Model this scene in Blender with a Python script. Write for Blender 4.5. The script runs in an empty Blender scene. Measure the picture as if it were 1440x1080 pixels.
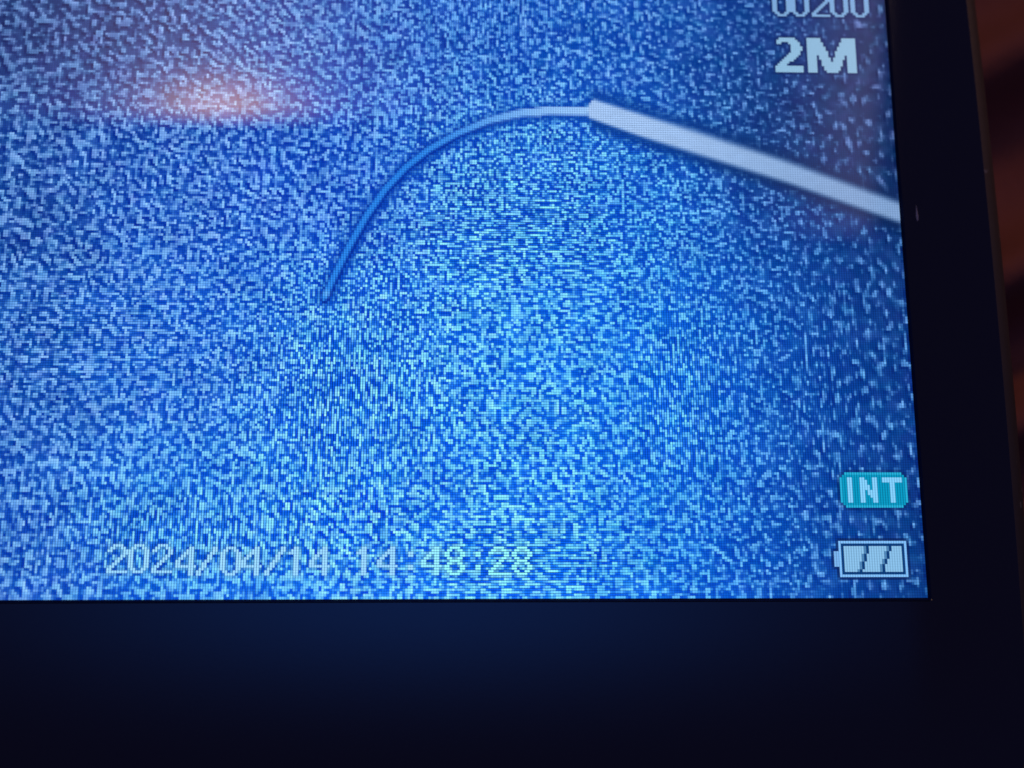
import bpy, math, random
import numpy as np
from mathutils import Matrix, Vector

# ---------------------------------------------------------------- camera, world, exposure
MM = 0.001
F_PX = 1600.0                                   # focal length in pixels of a 1440 px wide picture
CAM_LOC = np.array([-34.95, -0.89, 88.1])       # millimetres, display plane is z = 0
ROT = np.array([[0.9994592, -0.00370702, -0.03267365],
                [-0.00275215, 0.9807092, -0.19545304],
                [0.0327679, 0.19543726, 0.98016863]])
sc = bpy.context.scene
cd = bpy.data.cameras.new('camera')
cam = bpy.data.objects.new('camera', cd)
sc.collection.objects.link(cam)
cd.sensor_width = 36.0
cd.lens = 36.0 * F_PX / 1440.0
cd.clip_start = 0.005
cd.clip_end = 20.0
cam.matrix_world = Matrix([[ROT[0][0], ROT[0][1], ROT[0][2], CAM_LOC[0] * MM],
                           [ROT[1][0], ROT[1][1], ROT[1][2], CAM_LOC[1] * MM],
                           [ROT[2][0], ROT[2][1], ROT[2][2], CAM_LOC[2] * MM],
                           [0, 0, 0, 1]])
cd.dof.use_dof = True
cd.dof.focus_distance = 0.0895
cd.dof.aperture_fstop = 17.0
sc.camera = cam
wd = bpy.data.worlds.new('World')
sc.world = wd
wd.use_nodes = True
wd.node_tree.nodes['Background'].inputs[0].default_value = (0.55, 0.6, 1.0, 1)
wd.node_tree.nodes['Background'].inputs[1].default_value = 0.010
sc.view_settings.view_transform = 'Standard'
sc.view_settings.look = 'None'
sc.view_settings.exposure = 0.0
sc.view_settings.gamma = 1.0
sc.cycles.max_bounces = 6


def ray(u, v):
    d = np.array([(u - 720.0) / F_PX, (540.0 - v) / F_PX, -1.0])
    d = ROT @ d
    return d / np.linalg.norm(d)


def on_plane(u, v, z=0.0):
    """point (mm) of the level z seen at the photograph's pixel u, v: used only to measure the photograph"""
    d = ray(u, v)
    t = (z - CAM_LOC[2]) / d[2]
    return CAM_LOC + d * t


def mirrored(u, v, dist):
    """where a thing whose reflection is seen at u, v stands, dist mm from the glass"""
    p = on_plane(u, v)
    d = ray(u, v) * np.array([1, 1, -1])
    return p + d * dist


# ---------------------------------------------------------------- the warm lamp mirrored in the screen, and added unseen lights
def area_lamp(name, corners, colour, radiance, nodes=None):
    """rectangular lamp through its lower left, lower right and upper left corner, facing the monitor"""
    a, b, c = [Vector(x) * MM for x in corners]
    x = (b - a)
    y = (c - a)
    y = y - x * (y.dot(x) / x.dot(x))
    w, h = x.length, y.length
    x.normalize(); y.normalize()
    z = x.cross(y)
    cen = a + x * w / 2 + y * h / 2
    if z.dot(Vector((0, 0, 0)) - cen) > 0:      # lamps shine along their -Z
        x = -x
        z = x.cross(y)
    L = bpy.data.lights.new(name, 'AREA')
    L.shape = 'RECTANGLE'
    L.size, L.size_y = w, h
    L.color = colour
    L.energy = radiance * math.pi * w * h * 4 / 4
    o = bpy.data.objects.new(name, L)
    m = Matrix((x, y, z)).transposed().to_4x4()
    m.translation = cen
    o.matrix_world = m
    sc.collection.objects.link(o)
    if nodes:
        L.use_nodes = True
        nt = L.node_tree
        em = nt.nodes['Emission']
        geo = nt.nodes.new('ShaderNodeNewGeometry')
        sep = nt.nodes.new('ShaderNodeSeparateXYZ')
        nt.links.new(geo.outputs['Parametric'], sep.inputs[0])

        def fall(sock, c0, s):
            s1 = nt.nodes.new('ShaderNodeMath'); s1.operation = 'SUBTRACT'; s1.inputs[1].default_value = c0
            nt.links.new(sock, s1.inputs[0])
            s2 = nt.nodes.new('ShaderNodeMath'); s2.operation = 'DIVIDE'; s2.inputs[1].default_value = s
            nt.links.new(s1.outputs[0], s2.inputs[0])
            s3 = nt.nodes.new('ShaderNodeMath'); s3.operation = 'MULTIPLY'
            nt.links.new(s2.outputs[0], s3.inputs[0]); nt.links.new(s2.outputs[0], s3.inputs[1])
            s4 = nt.nodes.new('ShaderNodeMath'); s4.operation = 'MULTIPLY'; s4.inputs[1].default_value = -1.0
            nt.links.new(s3.outputs[0], s4.inputs[0])
            s5 = nt.nodes.new('ShaderNodeMath'); s5.operation = 'EXPONENT'
            nt.links.new(s4.outputs[0], s5.inputs[0])
            return s5.outputs[0]
        cx, sx, cy, sy = nodes
        mu = nt.nodes.new('ShaderNodeMath'); mu.operation = 'MULTIPLY'
        nt.links.new(fall(sep.outputs[0], cx, sx), mu.inputs[0])
        nt.links.new(fall(sep.outputs[1], cy, sy), mu.inputs[1])
        nt.links.new(mu.outputs[0], em.inputs['Strength'])
    return o


def reflected_lamp(name, box, dist, colour, radiance, nodes=None):
    x0, y0, x1, y1 = box
    c = [mirrored(x0, y1, dist), mirrored(x1, y1, dist), mirrored(x0, y0, dist)]
    return area_lamp(name, c, colour, radiance, nodes)


LAMPS = [
    ('warm_lamp_hot', (120, 30, 500, 164), 420, (1.0, 0.52, 0.03), 8.2, (0.5, 0.25, 0.06, 0.36)),
    ('warm_lamp_shade', (-160, -330, 680, 166), 425, (1.0, 0.66, 0.40), 2.0, (0.52, 0.24, 0.0, 0.60)),
    ('added_blue_glow', (-200, 800, 1300, 1110), 400, (0.03, 0.20, 1.0), 1.15, (0.50, 0.34, 0.92, 0.42)),  # unseen light added for the blue glow on the bezel below the screen
    ('added_dim_fill', (-900, -700, 2100, 1700), 520, (0.28, 0.26, 1.0), 0.16, None),  # wide unseen fill added to lift the blacks of the bezel
    ('added_warm_side_light', (1050, -420, 1226, 330), 380, (0.9, 0.62, 0.62), 0.9, (0.85, 0.42, 0.30, 0.5)),  # unseen panel added for the warm reflection at the screen's upper right
]
for n_, b_, d_, c_, r_, g_ in LAMPS:
    reflected_lamp(n_, b_, d_, c_, r_, g_)

pl = bpy.data.lights.new('added_warm_spot', 'SPOT')  # unseen spot added to light the cloth and the rim
pl.shadow_soft_size = 0.02; pl.energy = 0.85; pl.color = (1.0, 0.47, 0.24)
pl.spot_size = math.radians(17); pl.spot_blend = 0.8
po = bpy.data.objects.new('added_warm_spot', pl)
po.location = (0.22, 0.30, 0.12)
po.rotation_euler = (Vector((0.022, 0.052, -0.018)) - po.location).to_track_quat('-Z', 'Y').to_euler()
sc.collection.objects.link(po)


# ---------------------------------------------------------------- helpers
def tag(o, label=None, cat=None, kind=None, group=None):
    if label: o['label'] = label
    if cat: o['category'] = cat
    if kind: o['kind'] = kind
    if group: o['group'] = group
    return o


def link(name, me, mat=None, parent=None):
    o = bpy.data.objects.new(name, me)
    if mat: me.materials.append(mat)
    sc.collection.objects.link(o)
    o.parent = parent
    return o


def mesh(name, verts, faces, smooth=False):
    me = bpy.data.meshes.new(name)
    me.from_pydata([tuple(float(c) * MM for c in v) for v in verts], [], faces)
    me.update()
    if smooth:
        me.polygons.foreach_set('use_smooth', [True] * len(me.polygons))
    return me


def plastic(name, colour, rough, bump=0.0, scale=2500.0, spec=0.5, spot=0.0):
    m = bpy.data.materials.new(name)
    m.use_nodes = True
    nt = m.node_tree
    b = nt.nodes['Principled BSDF']
    b.inputs['Base Color'].default_value = (*colour, 1)
    b.inputs['Roughness'].default_value = rough
    b.inputs['Specular IOR Level'].default_value = spec
    tc = nt.nodes.new('ShaderNodeTexCoord')
    n = nt.nodes.new('ShaderNodeTexNoise')
    n.inputs['Scale'].default_value = scale
    n.inputs['Detail'].default_value = 4
    nt.links.new(tc.outputs['Object'], n.inputs['Vector'])
    mr = nt.nodes.new('ShaderNodeMapRange')
    mr.inputs['To Min'].default_value = rough * .75
    mr.inputs['To Max'].default_value = rough * 1.25
    nt.links.new(n.outputs['Fac'], mr.inputs['Value'])
    nt.links.new(mr.outputs[0], b.inputs['Roughness'])
    if bump:
        bp = nt.nodes.new('ShaderNodeBump')
        bp.inputs['Strength'].default_value = bump
        bp.inputs['Distance'].default_value = 0.00006
        nt.links.new(n.outputs['Fac'], bp.inputs['Height'])
        nt.links.new(bp.outputs[0], b.inputs['Normal'])
    if spot:
        n2 = nt.nodes.new('ShaderNodeTexNoise')
        n2.inputs['Scale'].default_value = 900
        n2.inputs['Detail'].default_value = 2
        nt.links.new(tc.outputs['Object'], n2.inputs['Vector'])
        r = nt.nodes.new('ShaderNodeMapRange')
        r.inputs['From Min'].default_value = 0.70
        r.inputs['From Max'].default_value = 0.74
        nt.links.new(n2.outputs['Fac'], r.inputs['Value'])
        mx = nt.nodes.new('ShaderNodeMix'); mx.data_type = 'RGBA'
        mx.inputs['A'].default_value = (*colour, 1)
        mx.inputs['B'].default_value = (spot, spot * .95, spot * .9, 1)
        nt.links.new(r.outputs[0], mx.inputs['Factor'])
        nt.links.new(mx.outputs['Result'], b.inputs['Base Color'])
    return m


# ---------------------------------------------------------------- what the display shows
NC, NR, PITCH = 480, 272, 0.198                 # pixels of the display; column 0 at its left, row 0 at its bottom
rng = np.random.RandomState(11)
ci, ri = np.meshgrid(np.arange(NC), np.arange(NR))
X = (ci + 0.5 - NC) * PITCH
Y = (ri + 0.5) * PITCH
d = np.stack([X - CAM_LOC[0], Y - CAM_LOC[1], np.zeros_like(X) - CAM_LOC[2]], -1) @ ROT
U = 720 + F_PX * d[..., 0] / -d[..., 2]         # where each pixel lies in the photograph, for reading its content off it
V = 540 - F_PX * d[..., 1] / -d[..., 2]


def blur(a, sx, sy):
    def k(s):
        r = max(1, int(math.ceil(3 * s)))
        t = np.exp(-0.5 * (np.arange(-r, r + 1) / max(s, 1e-3)) ** 2)
        return t / t.sum(), r
    kx, r = k(sx)
    p = np.pad(a, ((0, 0), (r, r)), mode='wrap')
    a = sum(kx[i] * p[:, i:i + a.shape[1]] for i in range(2 * r + 1))
    ky, r = k(sy)
    p = np.pad(a, ((r, r), (0, 0)), mode='wrap')
    return sum(ky[i] * p[i:i + a.shape[0], :] for i in range(2 * r + 1))


def norm(a):
    return (a - a.mean()) / a.std()


def gnoise(sx, sy, k=0):
    w = rng.randn(NR, NC)
    a = blur(w, sx, sy)
    if k:
        a = a - .85 * blur(w, sx * k, sy * k)
    return norm(a)


def bump2(cx, cy, sx, sy):
    return np.exp(-((U - cx) / sx) ** 2 - ((V - cy) / sy) ** 2)


def sstep(e0, e1, x):
    t = np.clip((x - e0) / (e1 - e0), 0, 1)
    return t * t * (3 - 2 * t)


# control points: photo x, y, dark colour, light colour, share of light grains, grain size
CP = [  # backlight and viewing-angle falloff of the screen is put into these colours
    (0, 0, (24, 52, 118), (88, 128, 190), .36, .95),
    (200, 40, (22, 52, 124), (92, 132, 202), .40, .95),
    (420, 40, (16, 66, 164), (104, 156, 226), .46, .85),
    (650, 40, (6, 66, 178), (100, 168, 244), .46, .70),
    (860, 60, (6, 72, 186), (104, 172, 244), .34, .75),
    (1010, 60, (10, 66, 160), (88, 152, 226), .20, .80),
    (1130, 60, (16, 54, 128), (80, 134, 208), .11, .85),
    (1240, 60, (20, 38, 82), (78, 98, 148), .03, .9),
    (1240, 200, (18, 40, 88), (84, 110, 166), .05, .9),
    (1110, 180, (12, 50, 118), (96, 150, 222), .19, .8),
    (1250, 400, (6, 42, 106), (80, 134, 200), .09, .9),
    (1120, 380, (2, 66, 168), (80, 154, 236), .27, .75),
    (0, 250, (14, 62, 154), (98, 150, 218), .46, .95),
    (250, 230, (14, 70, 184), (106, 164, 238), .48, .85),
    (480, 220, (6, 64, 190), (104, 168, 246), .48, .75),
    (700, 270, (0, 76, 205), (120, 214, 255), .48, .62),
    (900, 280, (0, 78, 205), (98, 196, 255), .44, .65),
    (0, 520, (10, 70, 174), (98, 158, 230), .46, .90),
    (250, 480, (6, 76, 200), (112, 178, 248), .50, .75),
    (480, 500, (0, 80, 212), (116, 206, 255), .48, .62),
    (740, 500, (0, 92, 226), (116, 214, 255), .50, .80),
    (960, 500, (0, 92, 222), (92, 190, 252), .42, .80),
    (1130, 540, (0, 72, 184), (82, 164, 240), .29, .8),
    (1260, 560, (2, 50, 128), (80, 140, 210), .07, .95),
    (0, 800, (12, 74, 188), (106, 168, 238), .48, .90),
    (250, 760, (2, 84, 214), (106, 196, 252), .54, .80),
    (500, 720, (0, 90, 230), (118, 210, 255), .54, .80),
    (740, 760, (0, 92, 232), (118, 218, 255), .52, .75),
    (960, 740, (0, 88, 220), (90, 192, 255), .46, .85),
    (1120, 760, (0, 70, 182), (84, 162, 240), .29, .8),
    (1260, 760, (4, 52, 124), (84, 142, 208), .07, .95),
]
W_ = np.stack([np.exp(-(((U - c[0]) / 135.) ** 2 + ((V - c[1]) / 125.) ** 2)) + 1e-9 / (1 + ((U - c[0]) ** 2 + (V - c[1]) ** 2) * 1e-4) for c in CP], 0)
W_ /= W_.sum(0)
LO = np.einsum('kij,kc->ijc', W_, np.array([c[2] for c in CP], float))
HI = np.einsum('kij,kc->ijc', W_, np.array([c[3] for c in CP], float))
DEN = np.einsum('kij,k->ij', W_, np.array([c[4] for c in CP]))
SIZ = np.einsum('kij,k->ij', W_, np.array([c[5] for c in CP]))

# grain: four sizes blended by SIZ, stretched along rows or columns in some zones
fine, mid, big = gnoise(.5, .5, 2.2), gnoise(.70, .70, 2.0), gnoise(.86, .84, 2.1)
huge = gnoise(.85, 1.25, 2.2)
tall, wide = gnoise(.45, 1.25, 2.2), gnoise(1.25, .45, 2.2)
diag = rng.randn(NR, NC)
diag = norm(sum(np.roll(np.roll(diag, -k, 0), k, 1) * w for k, w in ((-1, .6), (0, 1.0), (1, .6))))
diag = norm(blur(diag, .5, .5) - .8 * blur(diag, 1.6, 1.6))
t1 = sstep(.55, .85, SIZ)
t2 = sstep(.80, 1.0, SIZ)
g = fine * (1 - t1) + mid * t1
g = g * (1 - t2) + big * t2
t3 = sstep(1080, 1230, U)
g = g * (1 - t3) + huge * t3
zone_v = np.clip(bump2(490, 560, 130, 150) + .9 * bump2(250, 745, 190, 80) + .8 * bump2(960, 560, 90, 150)
                 + .8 * bump2(1160, 560, 90, 190) + .7 * bump2(700, 10, 180, 70) + .35 * bump2(0, 800, 90, 90), 0, 1)
zone_h = np.clip(bump2(730, 790, 210, 90) + bump2(720, 335, 150, 90) + .5 * bump2(120, 470, 170, 110) + .6 * bump2(860, 420, 70, 90), 0, 1)
zone_d = np.clip(.6 * bump2(480, 740, 80, 60) + .8 * bump2(330, 60, 200, 90) + .5 * bump2(300, 280, 150, 100), 0, 1)
g = g * (1 - .60 * zone_v) + tall * .60 * zone_v
g = g * (1 - .58 * zone_h) + wide * .58 * zone_h
g = g * (1 - .45 * zone_d) + diag * .45 * zone_d
loc = np.sqrt(blur(g * g, 6, 6))
g = g / loc
g = g * (1 + .0 * zone_d)
g += .16 * fine + .10 * gnoise(3.0, 3.0)

from statistics import NormalDist
nd = NormalDist()
q = np.linspace(.02, .98, 97)
thr = np.interp(1 - DEN, q, [nd.inv_cdf(v) for v in q])
soft = .90 + .25 * sstep(.35, .1, DEN)
T = sstep(-1, 1, (g - thr) / soft)
T = T + .30 * (T - np.roll(np.roll(T, -1, 1), -1, 0)) * (.4 + zone_d + .5 * sstep(.8, .95, SIZ))
T = T * (.74 + .30 * np.clip(.5 + .5 * gnoise(.9, .9), 0, 1)) + .10 * (1 - T) * np.clip(gnoise(1.3, 1.3), 0, 1.5)
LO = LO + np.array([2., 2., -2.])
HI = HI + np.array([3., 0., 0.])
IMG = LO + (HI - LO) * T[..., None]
IMG += (gnoise(2.6, 2.6) * 5 * (.4 + DEN))[..., None] * np.array([.7, .9, 1.0])
IMG += (gnoise(1.2, 1.2) * 2.5)[..., None] * np.array([1.0, -.2, .3])
KIND = np.zeros((NR, NC), int)                  # 0 = plain picture; others become display elements of their own


def polydist(pts):
    """distance (photo px) to a polyline, position along it 0..1 and the signed side"""
    best = np.full(U.shape, 1e9); par = np.zeros(U.shape); side = np.zeros(U.shape)
    L = [0]
    for a, b in zip(pts[:-1], pts[1:]): L.append(L[-1] + math.dist(a, b))
    for i, (a, b) in enumerate(zip(pts[:-1], pts[1:])):
        dx, dy = b[0] - a[0], b[1] - a[1]
        l2 = dx * dx + dy * dy
        t = np.clip(((U - a[0]) * dx + (V - a[1]) * dy) / l2, 0, 1)
        ex, ey = U - a[0] - t * dx, V - a[1] - t * dy
        dd = np.hypot(ex, ey)
        s = np.sign(dx * ey - dy * ex)
        m = dd < best
        best[m] = dd[m]; par[m] = ((L[i] + t * math.sqrt(l2)) / L[-1])[m]; side[m] = s[m]
    return best, par, side


def mixin(mask, col):
    global IMG
    IMG = IMG * (1 - mask[..., None]) + np.asarray(col, float) * mask[..., None]


# thin bent cable
CAB = [(457, 418), (472, 386), (492, 346), (516, 304), (542, 267), (571, 236), (603, 211), (644, 188), (688, 170), (731, 160), (775, 156), (834, 157)]
dist, par, side = polydist(CAB)
sd = dist * side
halfw = 7.5 - .8 * par
halo = sstep(halfw + 11, halfw + 1, dist)
mixin(halo * .80 * np.where(side > 0, 1.0, .6), LO[..., :] * .92)
base = np.array([40, 130, 230]) * (1 - sstep(.42, 1.0, par))[..., None] + np.array([150, 196, 250]) * sstep(.42, 1.0, par)[..., None]
core = sstep(halfw * .95, halfw * .25, np.abs(sd + 1.0))
edge = np.array([0, 46, 158])
shade = sstep(.55, 1.0, par) * .75
cabcol = edge + (base - edge) * np.clip(core + shade, 0, 1)[..., None]
m_cab = (dist < halfw) & (U < 834)
mixin(m_cab.astype(float), cabcol)
mixin(m_cab * bump2(459, 413, 5, 5) * .7, (120, 190, 250))
KIND[m_cab] = 1

# thick tube: polygon with soft rims
top = np.interp(U, [836, 980, 1110, 1268, 1400], [140, 185, 228, 286, 334])
bot = np.interp(U, [827, 900, 980, 1110, 1268, 1400], [165, 191, 216, 257, 313, 360])
inx = sstep(825, 829, U - np.clip((150 - V) * .8, 0, 99) + np.clip((V - 158) * -.1, 0, 99))
beyond = sstep(822, 838, U)
mixin(sstep(top - 26, top - 4, V) * (V < top + 8) * beyond * .85, LO * .86)
mixin(sstep(bot + 24, bot + 3, V) * (V > bot - 8) * beyond * .94, LO * .80)
k = sstep(860, 1240, U)[..., None]
tubecol = np.array([162, 196, 242]) * (1 - k) + np.array([130, 164, 210]) * k
tubecol = tubecol * (1 + .008 * gnoise(1.5, .6))[..., None]
sw = .6 * sstep(840, 1000, U)
soft_t = sstep(top - 4 - 5 * sw, top + 4 + 5 * sw, V) * sstep(bot + 4 + 4 * sw, bot - 3 - 3 * sw, V) * inx
mixin(soft_t, tubecol)
KIND[soft_t > .5] = 2


# ---- writing on the display, set on its own pixel grid
def cell(u, v):
    p = on_plane(u, v)
    return int(round(p[0] / PITCH + NC - .5)), int(round(p[1] / PITCH - .5))


def stamp(mask, c0, r0, col, kind, amt=1.0, outline=None):
    """mask rows run from the top; c0 left column, r0 top row"""
    mask = np.array(mask, float)
    h, w = mask.shape
    if outline is not None:
        for dc in (-1, 0, 1):
            for dr in (-1, 0, 1):
                for i in range(h):
                    for j in range(w):
                        r, c = r0 - i + dr, c0 + j + dc
                        if mask[i, j] > 0 and 0 <= r < NR and 0 <= c < NC and KIND[r, c] == 0:
                            IMG[r, c] = IMG[r, c] * (1 - outline) + np.array([6, 36, 96]) * outline
    for i in range(h):
        for j in range(w):
            r, c = r0 - i, c0 + j
            if mask[i, j] > 0 and 0 <= r < NR and 0 <= c < NC:
                a = amt * mask[i, j]
                IMG[r, c] = IMG[r, c] * (1 - a) + np.array(col, float) * a
                KIND[r, c] = kind


def bits(s):
    return [[1 if ch == '#' else 0 for ch in ln] for ln in s.split()]


G = {
    '0': '..####.. .##..##. ##....## ##....## ##....## ##....## ##....## ##....## ##....## .##..##. ..####..',
    '1': '...##... ..###... .####... ...##... ...##... ...##... ...##... ...##... ...##... ...##... ...##...',
    '2': '..####.. .##..##. ##....## ......## .....##. ....##.. ...##... ..##.... .##..... ##...... ########',
    '4': '.....##. ....###. ...####. ..##.##. .##..##. ##...##. ##...##. ######## .....##. .....##. .....##.',
    '8': '..####.. .##..##. ##....## ##....## .##..##. ..####.. .##..##. ##....## ##....## .##..##. ..####..',
    '/': '......## ......## .....##. ....##.. ....##.. ...##... ..##.... ..##.... .##..... ##...... ##......',
    ':': '........ ........ ...##... ...##... ........ ........ ........ ...##... ...##... ........ ........',
}
for i, ch in enumerate('2024/04/14 14:48:28'):
    if ch == ' ': continue
    uc = 166.5 + i * 31.6
    c, r = cell(uc - 13.5, 768.5 + .10 * i)
    k = sstep(560, 640, np.array(uc))
    col = np.array([150, 212, 255]) * (1 - k) + np.array([146, 244, 255]) * k
    stamp(bits(G[ch]), c, r, col, 3, .96, .07)
G2 = {
    '0': '..####.. .##..##. ##....## ##....## ##....## ##....## ##....## ##....## ##....## ##....## ##....## .##..##. ..####..',
    '2': '..####.. .##..##. ##....## ......## ......## ......## .....##. ....##.. ...##... ..##.... .##..... ##...... ########',
}
c9, r9 = cell(1084.5, 21)
for i, ch in enumerate('00200'):
    c, r = cell(1087.5 + i * 27.7, 20.5 + .6 * i)
    stamp(bits(G2[ch]), c, r + 12, (132, 178, 226), 4, .95, .55)
# 2M
TWO = ('..#######... .#########.. .##...#####. .......####. .......#####  .......#####  .......####. ......#####. '
       '.....#####.. ....#####... ...#####.... ..####...... .####....... ############ ############ ############')
EM = []
for i in range(16):
    row = ['.'] * 21
    l0, l1 = int(math.floor(4 + .4 * (i - 5))), int(round(5 + .43 * i))
    for j in range(21):
        jj = min(j, 20 - j)
        if jj < 4 or (max(l0, 0) <= jj <= min(l1, 10)):
            row[j] = '#'
    EM.append(''.join(row))
c, r = cell(1090.5, 54)
stamp(bits(TWO), c, r, (150, 196, 228), 5, .95, .5)
c, r = cell(1135.5, 54.5)
stamp(bits(' '.join(EM)), c, r, (150, 194, 226), 5, .95, .5)
# INT badge
c, r = cell(1180.5, 665.5)
h, w = 14, 27
B = np.ones((h, w))
for a in range(3):
    for b in range(3 - a):
        for rr, cc in ((a, b), (a, w - 1 - b), (h - 1 - a, b), (h - 1 - a, w - 1 - b)):
            if a + b < 2: B[rr, cc] = 0
stamp(B, c, r, (2, 150, 190), 6, .96, .25)
rim = np.zeros((h, w)); rim[0, 2:-2] = 1; rim[-1, 2:-2] = 1; rim[2:-2, 0] = 1; rim[2:-2, -1] = 1
stamp(rim, c, r, (44, 176, 216), 6, .7)
LET = {'I': '## ' * 10, 'N': '##...## ###..## ###..## ####.## ####.## ##.#### ##.#### ##..### ##...## ##...##',
       'T': '######## ######## ...##... ...##... ...##... ...##... ...##... ...##... ...##... ...##...'}
for ch, cc in (('I', 3), ('N', 8), ('T', 17)):
    stamp(bits(LET[ch]), c + cc, r - 2, (134, 206, 250), 7, .95)
# battery
c, r = cell(1182, 764)
h, w = 14, 27
body = np.zeros((h, w)); body[0] = body[-1] = 1; body[:, 0] = body[:, -1] = 1
inner = np.zeros((h, w)); inner[1:-1, 1:-1] = 1
stamp(inner, c, r, (4, 58, 118), 8, 1.0)
stamp(body, c, r, (124, 186, 244), 8, 1.0, .5)
stamp(np.ones((6, 2)), c - 2, r - 4, (124, 182, 238), 8, .95, .4)
fill = np.zeros((h, w)); fill[2:-2, 2:-2] = 1
for i in range(2, h - 2):
    for top_ in (11.4, 20.0):
        j = int(round(top_ - (i - 2) * .36))
        fill[i, j] = 0
        fill[i, j - 1] *= .55
stamp(fill, c, r, (138, 192, 232), 9, .97)

# strength of the visible seams between pixel columns (x) and rows (y)
SX = .30 + .68 * np.clip(bump2(490, 560, 150, 170) + bump2(250, 760, 220, 90) + .9 * bump2(960, 560, 90, 160) + .5 * bump2(1170, 560, 100, 260)
                         + .8 * bump2(720, 10, 180, 80) + .5 * bump2(700, 180, 180, 70), 0, 1)
SY = .30 + .68 * np.clip(bump2(740, 800, 200, 90) + bump2(740, 320, 170, 110) + .5 * bump2(120, 470, 170, 110) + .6 * bump2(880, 190, 90, 50)
                         + .5 * bump2(740, 600, 120, 90), 0, 1)
SX[(KIND == 4) | (KIND == 5)] *= .5
SY[(KIND >= 6)] *= .4
SX[(KIND == 6)] = .6
IMG = np.clip(IMG, 0, 255)


def lin(c):
    c = c / 255.0
    return np.where(c <= .04045, c / 12.92, ((c + .055) / 1.055) ** 2.4)


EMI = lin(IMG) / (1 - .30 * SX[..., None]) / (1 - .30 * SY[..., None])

dm = bpy.data.materials.new('lit_display')
dm.use_nodes = True
nt = dm.node_tree
bs = nt.nodes['Principled BSDF']
bs.inputs['Base Color'].default_value = (0.004, 0.004, 0.006, 1)
bs.inputs['Roughness'].default_value = 0.025
bs.inputs['IOR'].default_value = 1.5


def nd_(t, **kw):
    n = nt.nodes.new(t)
    for k_, v_ in kw.items(): setattr(n, k_, v_)
    return n


at = nd_('ShaderNodeAttribute', attribute_name='pixel_colour')
se = nd_('ShaderNodeAttribute', attribute_name='seam')
uv = nd_('ShaderNodeAttribute', attribute_name='cell_uv')
suv = nd_('ShaderNodeSeparateXYZ'); nt.links.new(uv.outputs['Vector'], suv.inputs[0])
sse = nd_('ShaderNodeSeparateXYZ'); nt.links.new(se.outputs['Vector'], sse.inputs[0])


def seam(sock, strength):
    f = nd_('ShaderNodeMath', operation='FRACT'); nt.links.new(sock, f.inputs[0])
    a = nd_('ShaderNodeMath', operation='MULTIPLY_ADD'); a.inputs[1].default_value = 2; a.inputs[2].default_value = -1
    nt.links.new(f.outputs[0], a.inputs[0])
    b = nd_('ShaderNodeMath', operation='POWER'); b.inputs[1].default_value = 2
    ab = nd_('ShaderNodeMath', operation='ABSOLUTE'); nt.links.new(a.outputs[0], ab.inputs[0]); nt.links.new(ab.outputs[0], b.inputs[0])
    c_ = nd_('ShaderNodeMath', operation='MULTIPLY'); nt.links.new(b.outputs[0], c_.inputs[0]); nt.links.new(strength, c_.inputs[1])
    e = nd_('ShaderNodeMath', operation='SUBTRACT'); e.inputs[0].default_value = 1.0; nt.links.new(c_.outputs[0], e.inputs[1])
    return e.outputs[0]


m1 = nd_('ShaderNodeMath', operation='MULTIPLY')
nt.links.new(seam(suv.outputs[0], sse.outputs[0]), m1.inputs[0])
nt.links.new(seam(suv.outputs[1], sse.outputs[1]), m1.inputs[1])
nt.links.new(at.outputs['Color'], bs.inputs['Emission Color'])
nt.links.new(m1.outputs[0], bs.inputs['Emission Strength'])


def pixel_mesh(name, sel, parent):
    rr, cc = np.nonzero(sel)
    n = len(rr)
    idx = np.full((NR + 1, NC + 1), -1, int)
    used = np.zeros((NR + 1, NC + 1), bool)
    for dr in (0, 1):
        for dc in (0, 1): used[rr + dr, cc + dc] = True
    vr, vc = np.nonzero(used)
    idx[vr, vc] = np.arange(len(vr))
    co = np.stack([(vc - NC) * PITCH * MM, vr * PITCH * MM, np.zeros(len(vr))], -1)
    quads = np.stack([idx[rr, cc], idx[rr, cc + 1], idx[rr + 1, cc + 1], idx[rr + 1, cc]], -1)
    me = bpy.data.meshes.new(name)
    me.vertices.add(len(vr)); me.vertices.foreach_set('co', co.ravel())
    me.loops.add(4 * n); me.loops.foreach_set('vertex_index', quads.ravel())
    me.polygons.add(n); me.polygons.foreach_set('loop_start', np.arange(0, 4 * n, 4))
    me.polygons.foreach_set('loop_total', np.full(n, 4))
    me.update(calc_edges=True)
    a = me.attributes.new('pixel_colour', 'FLOAT_COLOR', 'FACE')
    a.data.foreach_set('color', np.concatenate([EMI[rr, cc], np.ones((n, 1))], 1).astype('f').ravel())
    a = me.attributes.new('seam', 'FLOAT_VECTOR', 'FACE')
    a.data.foreach_set('vector', np.stack([SX[rr, cc], SY[rr, cc], 0 * SX[rr, cc]], -1).astype('f').ravel())
    a = me.attributes.new('cell_uv', 'FLOAT_VECTOR', 'POINT')
    a.data.foreach_set('vector', np.stack([vc, vr, 0 * vc], -1).astype('f').ravel())
    return link(name, me, dm, parent)


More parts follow.
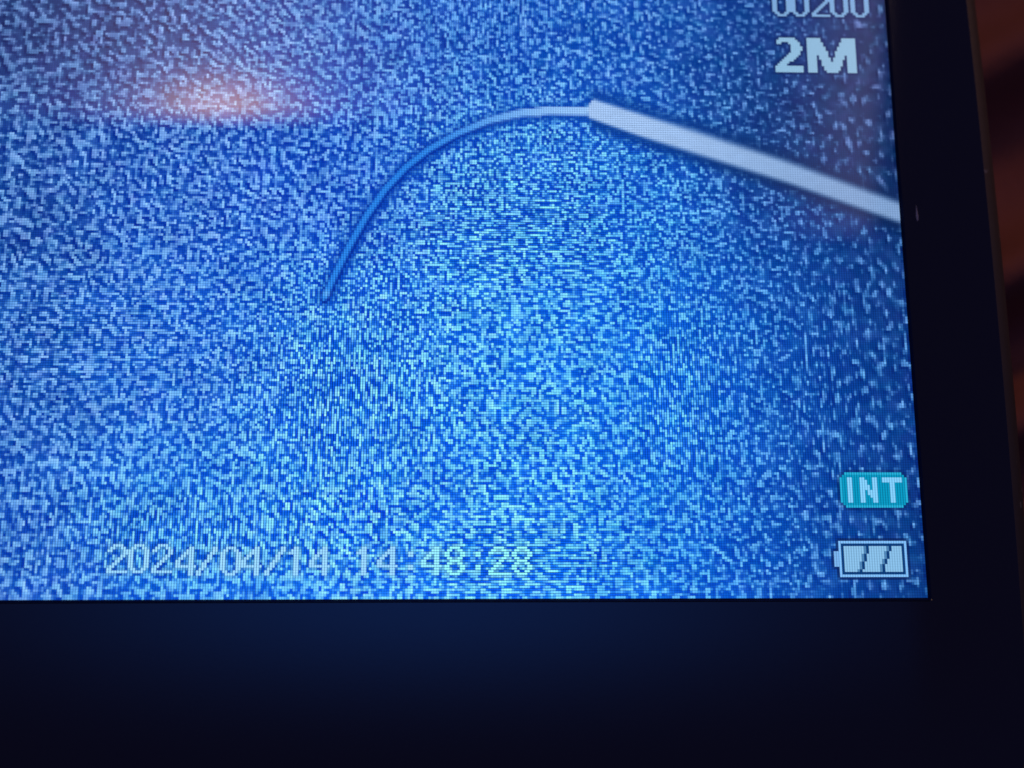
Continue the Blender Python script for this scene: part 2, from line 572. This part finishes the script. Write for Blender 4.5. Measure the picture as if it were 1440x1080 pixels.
# ---------------------------------------------------------------- the monitor
root = bpy.data.objects.new('handheld_monitor', None)
root.location = (0, 0, 0)
sc.collection.objects.link(root)
tag(root, 'black handheld inspection monitor with a glowing blue grainy screen', 'monitor')
disp = pixel_mesh('display', KIND == 0, root)
tag(disp, 'lit blue screen filled with grainy picture noise')
for kk, nm, lb in ((1, 'pictured_cable', 'thin bent cable shown on the screen'),
                   (2, 'pictured_tube', 'thick pale tube shown on the screen'),
                   (3, 'date_text', 'date and time reading 2024/04/14 14:48:28'),
                   (4, 'counter_text', 'counter reading 00200 cut by the top of the picture'),
                   (5, 'resolution_text', 'bold white 2M'),
                   (6, 'badge', 'cyan badge with cut corners'),
                   (7, 'badge_text', 'pale letters INT'),
                   (8, 'battery_frame', 'pale outline of the battery symbol'),
                   (9, 'battery_bars', 'three slanted full battery bars')):
    tag(pixel_mesh(nm, KIND == kk, disp), lb)

bez_mat = plastic('glossy_black_bezel', (0.006, 0.006, 0.009), 0.055, .012, 3000, spec=.5, spot=0.0)
gask_mat = plastic('blue_black_gasket', (0.012, 0.02, 0.06), 0.9, spec=.05)  # the screen's blue spill light is put into this base colour
rim_mat = plastic('matte_grey_brown_rim', (0.055, 0.046, 0.040), 0.62, .35, 1800, spot=.16)
body_mat = plastic('black_housing', (0.02, 0.02, 0.022), 0.6, .3, 1500)

W, H = NC * PITCH, NR * PITCH


def rrect(x0, y0, x1, y1, r, z, bow=0.0, n=10, ns=24):
    """rounded rectangle, counter-clockwise, sides bowed outwards by bow mm"""
    pts = []
    cs = [((x1 - r, y0 + r), -90), ((x1 - r, y1 - r), 0), ((x0 + r, y1 - r), 90), ((x0 + r, y0 + r), 180)]
    ring = []
    for (cx, cy), a0 in cs:
        for k_ in range(n + 1):
            a = math.radians(a0 + 90 * k_ / n)
            ring.append((cx + r * math.cos(a), cy + r * math.sin(a)))
    out = []
    for i in range(4):
        seg = ring[i * (n + 1):(i + 1) * (n + 1)]
        out += seg
        a = seg[-1]; b = ring[((i + 1) % 4) * (n + 1)]
        for k_ in range(1, ns):
            t = k_ / ns
            out.append((a[0] + (b[0] - a[0]) * t, a[1] + (b[1] - a[1]) * t))
    cx, cy = (x0 + x1) / 2, (y0 + y1) / 2
    hw, hh = (x1 - x0) / 2, (y1 - y0) / 2
    res = []
    for x, y in out:
        fx = 1 - ((y - cy) / hh) ** 2
        fy = 1 - ((x - cx) / hw) ** 2
        res.append((x + bow * fx * (x - cx) / hw, y + bow * fy * (y - cy) / hh, z))
    return res


def loft(name, rings, mat, parent, smooth=True, cap_end=False):
    n = len(rings[0])
    vs = [p for rg in rings for p in rg]
    fs = []
    for k_ in range(len(rings) - 1):
        for i in range(n):
            j = (i + 1) % n
            fs.append((k_ * n + i, k_ * n + n + i, k_ * n + n + j, k_ * n + j))
    if cap_end:
        fs.append(tuple(range((len(rings) - 1) * n, len(rings) * n))[::-1])
    me = mesh(name, vs, fs, smooth)
    me.polygons.foreach_set('use_smooth', [smooth] * len(me.polygons))
    return link(name, me, mat, parent)


def ring_at(off, z, r, bow=0.0, side=0.0):
    """ring off mm outside the display's edge"""
    return rrect(-W - off, -off - side, off, H + off, max(r, .02), z, bow)


OUT_B = 17.0        # bezel below the display runs further than at its sides
RX = 6.75           # width of the black glass beside the display
loft('gasket', [ring_at(-.02, -.25, .02), ring_at(0.02, -.02, .05), ring_at(.08, .02, .1), ring_at(.20, .22, .2)], gask_mat, root, False)


def outer(off, z, r, bow):
    return rrect(-W - RX - 2 - off, -OUT_B - off, RX + off, H + 7 + off, r, z, bow)


bz = [ring_at(.20, .22, .2), ring_at(.27, .26, .25), ring_at(2.0, .26, 1.0)]
bz += [outer(-.3, .26, 7.5, .55), outer(0, .26, 7.8, .55)]
loft('bezel', bz, bez_mat, root, False)
rm = [outer(0.0, .26, 7.8, .55), outer(.35, .18, 8.1, .58), outer(.8, -.25, 8.5, .62), outer(1.25, -.95, 8.9, .7), outer(1.45, -1.9, 9.1, .72)]
loft('rim', rm, rim_mat, root, True)
bd = [outer(1.45, -1.9, 9.1, .72), outer(1.38, -2.0, 9.0, .72), outer(1.38, -2.25, 9.0, .72), outer(1.5, -2.35, 9.1, .72),
      outer(1.2, -14, 8.9, .7), outer(-.5, -25, 7.5, .6), outer(-3, -27.5, 5, .5)]
loft('housing', bd, body_mat, root, True, True)

# little pale sliver raised on the bezel beside the screen
a, b = on_plane(1288.2, 288, .27), on_plane(1290.6, 311, .27)
sv, w_ = [], .10
for t, ww, hh in ((0, .01, .0), (.3, .5, .02), (.65, 1, .03), (.9, .8, .02), (1, .05, 0)):
    p = a + (b - a) * t
    sv += [(p[0] - w_ * ww, p[1], .262), (p[0], p[1], .262 + hh), (p[0] + w_ * ww, p[1], .262)]
sf = []
for i in range(4):
    for j in range(2):
        q0 = i * 3 + j
        sf.append((q0, q0 + 3, q0 + 4, q0 + 1))
sliver_mat = plastic('pale_sliver', (0.26, 0.28, 0.34), 0.5)
tag(link('sliver', mesh('sliver', sv, sf), sliver_mat, root), 'small pale sliver on the black bezel')

# ---------------------------------------------------------------- the blanket the monitor lies on
nx, ny = 150, 200
gx = np.linspace(-190, 140, nx); gy = np.linspace(-110, 190, ny)
GX, GY = np.meshgrid(gx, gy)
Z0 = -27.6
fold = np.zeros_like(GX)
for (u_, v_, amp, sy) in ((1400, 90, 9.0, 5.0), (1425, 385, 10.0, 4.0), (1445, 585, 9.0, 3.6), (1450, 760, 5.0, 5.0), (1400, -260, 8.0, 6.0)):
    p = on_plane(u_, v_, Z0 + 3)
    cyy = p[1] + (GX - p[0]) * .28 + 2.0 * np.sin((GX - p[0]) * .11)
    reach = sstep(7.2, 15, GX) * np.exp(-((GX - p[0]) / 60) ** 2)
    fold += amp * np.exp(-((GY - cyy) / sy) ** 2) * (.15 + .85 * reach)
edge_in = sstep(9, 2, GX) * sstep(-150, -100, GX)
fold *= (1 - .9 * edge_in)
rg = np.random.RandomState(5)
for _ in range(14):
    kx, ky = rg.randn(2) * .09
    fold += .35 * np.sin(kx * GX + ky * GY + rg.rand() * 6.28)
ZZ = Z0 - 1.2 + fold * 1.0
under = (GX < 7) & (GX > -W - 9) & (GY > -18) & (GY < H + 8)
ZZ = np.where(under, np.minimum(ZZ, Z0 - .3), ZZ)
vs = np.stack([GX, GY, ZZ], -1).reshape(-1, 3)
fs = [(r_ * nx + c_, r_ * nx + c_ + 1, (r_ + 1) * nx + c_ + 1, (r_ + 1) * nx + c_) for r_ in range(ny - 1) for c_ in range(nx - 1)]
bm_ = bpy.data.materials.new('red_brown_wool')
bm_.use_nodes = True
nt = bm_.node_tree
b = nt.nodes['Principled BSDF']
b.inputs['Roughness'].default_value = .95
b.inputs['Specular IOR Level'].default_value = .1
tc = nt.nodes.new('ShaderNodeTexCoord')
nz = nt.nodes.new('ShaderNodeTexNoise'); nz.inputs['Scale'].default_value = 60; nz.inputs['Detail'].default_value = 6
nt.links.new(tc.outputs['Object'], nz.inputs['Vector'])
cr = nt.nodes.new('ShaderNodeValToRGB')
cr.color_ramp.elements[0].position = .3; cr.color_ramp.elements[0].color = (.21, .08, .06, 1)
cr.color_ramp.elements[1].position = .7; cr.color_ramp.elements[1].color = (.27, .105, .075, 1)
nt.links.new(nz.outputs['Fac'], cr.inputs[0]); nt.links.new(cr.outputs[0], b.inputs['Base Color'])
nz2 = nt.nodes.new('ShaderNodeTexNoise'); nz2.inputs['Scale'].default_value = 1500
nt.links.new(tc.outputs['Object'], nz2.inputs['Vector'])
bp = nt.nodes.new('ShaderNodeBump'); bp.inputs['Distance'].default_value = .0001
nt.links.new(nz2.outputs['Fac'], bp.inputs['Height']); nt.links.new(bp.outputs[0], b.inputs['Normal'])
tag(link('blanket', mesh('blanket', vs, fs, True), bm_), 'rumpled red-brown cloth, blurred, under and beside the black monitor', 'blanket')
